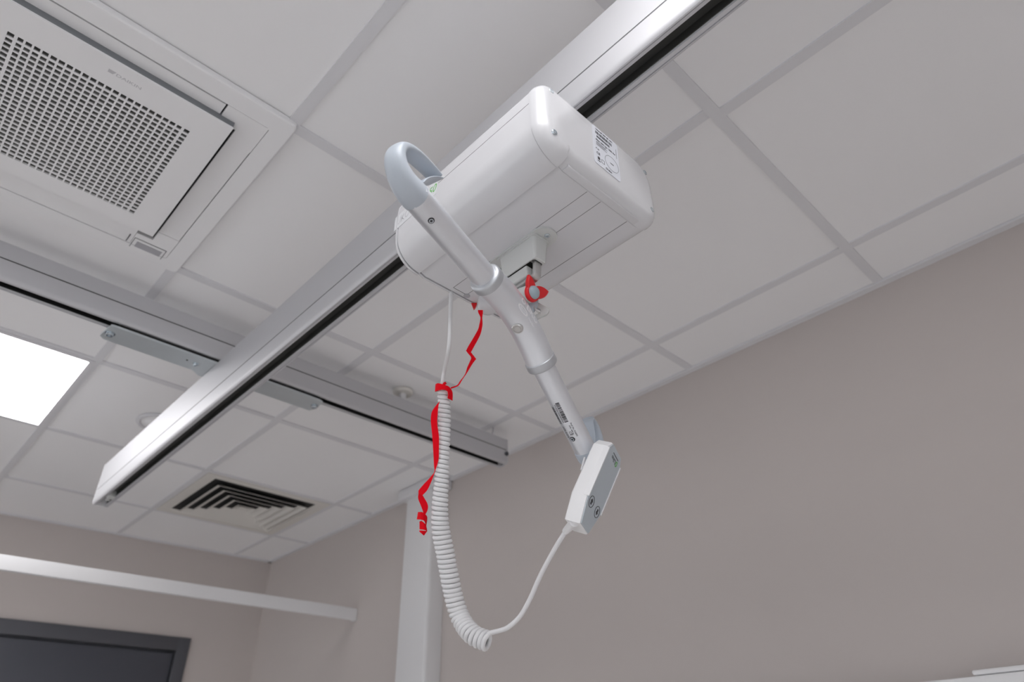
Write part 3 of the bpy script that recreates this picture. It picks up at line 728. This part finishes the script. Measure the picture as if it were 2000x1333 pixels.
strip(bm, E_([((933.2, 606), (943.1, 606)), ((934.5, 612), (943.1, 613)), ((938.4, 621), (941.9, 621)), ((935.9, 635.6), (942.5, 633.8)), ((933.2, 644.6), (939.5, 650)), ((924.2, 660.8), (934.1, 662.6)), ((914.5, 677), (924.5, 680)), ((910.2, 686), (919.6, 689))], 1.055, 1.05))
strip(bm, E_([((910.2, 685), (920.2, 689)), ((914, 690.5), (922.5, 692)), ((920.2, 698.6), (929.6, 701.3)), ((917.5, 707), (928.5, 703.5)), ((912.5, 718.4), (922.5, 711.5)), ((908, 731.9), (912.9, 727.4)), ((898.1, 745.4), (902.6, 742.7)), ((892.7, 752.6), (895, 754)), ((880, 757.1), (881, 760))], 1.0497, 1.066))
obj('upper_tail', bm, M['ribbon'], rb)
bm = B()
strip(bm, [((856, 752), (856, 764), 1.075, 1.075), ((850.8, 751.5), (849.8, 765.6), 1.066, 1.066), ((855.8, 749), (854, 763.4), 1.059, 1.058), ((866.6, 751.7), (865.6, 761.6), 1.055, 1.054), ((877.4, 756.2), (873.2, 764.3), 1.057, 1.054), ((883.7, 767), (875.1, 771), 1.061, 1.055), ((883.7, 783.2), (874.2, 778.7), 1.062, 1.055)])
strip(bm, [((863, 754), (868, 756), 1.06, 1.06), ((866, 748), (871, 751), 1.061, 1.061), ((870, 746.3), (873, 751), 1.066, 1.066)])
obj('wrap', bm, M['ribbon'], rb)
bm = B()
strip(bm, E_([((854.1, 789.5), (859, 784.4)), ((845, 802), (856.5, 792)), ((842, 812), (855.2, 804)), ((841.6, 826), (854.1, 828)), ((844.3, 851.9), (857.2, 851.9)), ((846.3, 883.1), (857.2, 879.2)), ((847.5, 908), (856.4, 899)), ((848.4, 922), (850.6, 918.5)), ((841, 932.5), (848, 926)), ((828, 946), (842.5, 941)), ((818.1, 958), (834.8, 957.5)), ((817.3, 963), (825.5, 968))], 1.052, 1.042))
strip(bm, E_([((817.3, 963), (825.5, 968)), ((816.9, 975), (829, 974)), ((822, 988), (835, 985)), ((826.3, 1000), (835.6, 995)), ((827, 1005), (830.5, 1006.5))], 1.042, 1.050))
obj('lower_tail', bm, M['ribbon'], rb)
bm = B()
strip(bm, [((816.6, 1000.8), (814.3, 1015), 1.060, 1.060), ((824.1, 1000.9), (822.6, 1015.8), 1.052, 1.052), ((830.8, 1005.3), (828.2, 1018), 1.053, 1.053), ((834.3, 1012), (831.5, 1025.5), 1.058, 1.058), ((832.5, 1027), (831, 1032), 1.064, 1.064)])
strip(bm, [((824, 1018), (824, 1033), 1.064, 1.064), ((819.6, 1019.6), (819.6, 1034.6), 1.059, 1.059), ((826, 1020), (827, 1035.4), 1.053, 1.053), ((831.6, 1026), (833, 1037.5), 1.055, 1.055), ((833.6, 1034), (834.1, 1039.5), 1.06, 1.06)])
strip(bm, [((818.8, 1036.8), (819, 1038.5), 1.057, 1.057), ((825, 1037), (823.5, 1043), 1.055, 1.055), ((834.1, 1038), (828, 1046.8), 1.058, 1.058)])
obj('curl', bm, M['ribbon'], rb)

# ------------------------------------------------------------------ curtain rail, trunking, wall hook
cr = thing('curtain_rail', 'plain white curtain rail crossing in front of the far wall', 'curtain rail', (XR, 3.08, 2.26))
bm = B(); a, b = V((-4.1, 3.26, 0)), V((XR - .012, 3.0790, 0)); e = (b - a).normalized(); nn = V((e.y, -e.x, 0))
loft(bm, [[p + nn * t + V((0, 0, z)) for t, z in [(x * 1, y + 2.2585) for x, y in rrect(.010, .0250, .003, 3)]] for p in (a, b)]); obj('rail_bar', bm, M['paintwhite'], cr)
bm = B(); box(bm, XR - .022, XR, 3.0695, 3.0915, 2.230, 2.284, .003); obj('wall_socket', bm, M['paintwhite'], cr)
tk = thing('bedhead_trunking', 'white wall trunking on the right wall at the bottom right corner', 'trunking', (.16, .2, 1.75))
bm = B(); box(bm, .160, XR - .001, -1.6, 1.6, 1.50, 1.7492, .004); obj('trunking_body', bm, M['white'], tk)
bm = B(); box(bm, .162, XR - .001, -1.6, .700, 1.7500, 1.7600, .004); obj('trunking_lid', bm, M['white'], tk)
bm = B(); sweep(bm, [(XR + .002, 2.422, 2.694), (XR - .006, 2.422, 2.694), (XR - .008, 2.422, 2.690)], .0035, 10)
tag(obj('wall_hook', bm, M['frame']), 'tiny dark stud at the top of the wall beside the coiled cord', 'stud')

# ------------------------------------------------------------------ world and view
w = bpy.data.worlds.new('world'); sc.world = w; w.use_nodes = True
w.node_tree.nodes['Background'].inputs[0].default_value = (.95, .935, 1.0, 1); w.node_tree.nodes['Background'].inputs[1].default_value = SKY
sc.view_settings.view_transform = 'Standard'; sc.view_settings.look = 'None'; sc.view_settings.gamma = 1; sc.view_settings.use_curve_mapping = False
sc.view_settings.exposure = 0.0
sc.cycles.max_bounces = 12; sc.cycles.diffuse_bounces = 8; sc.cycles.glossy_bounces = 6
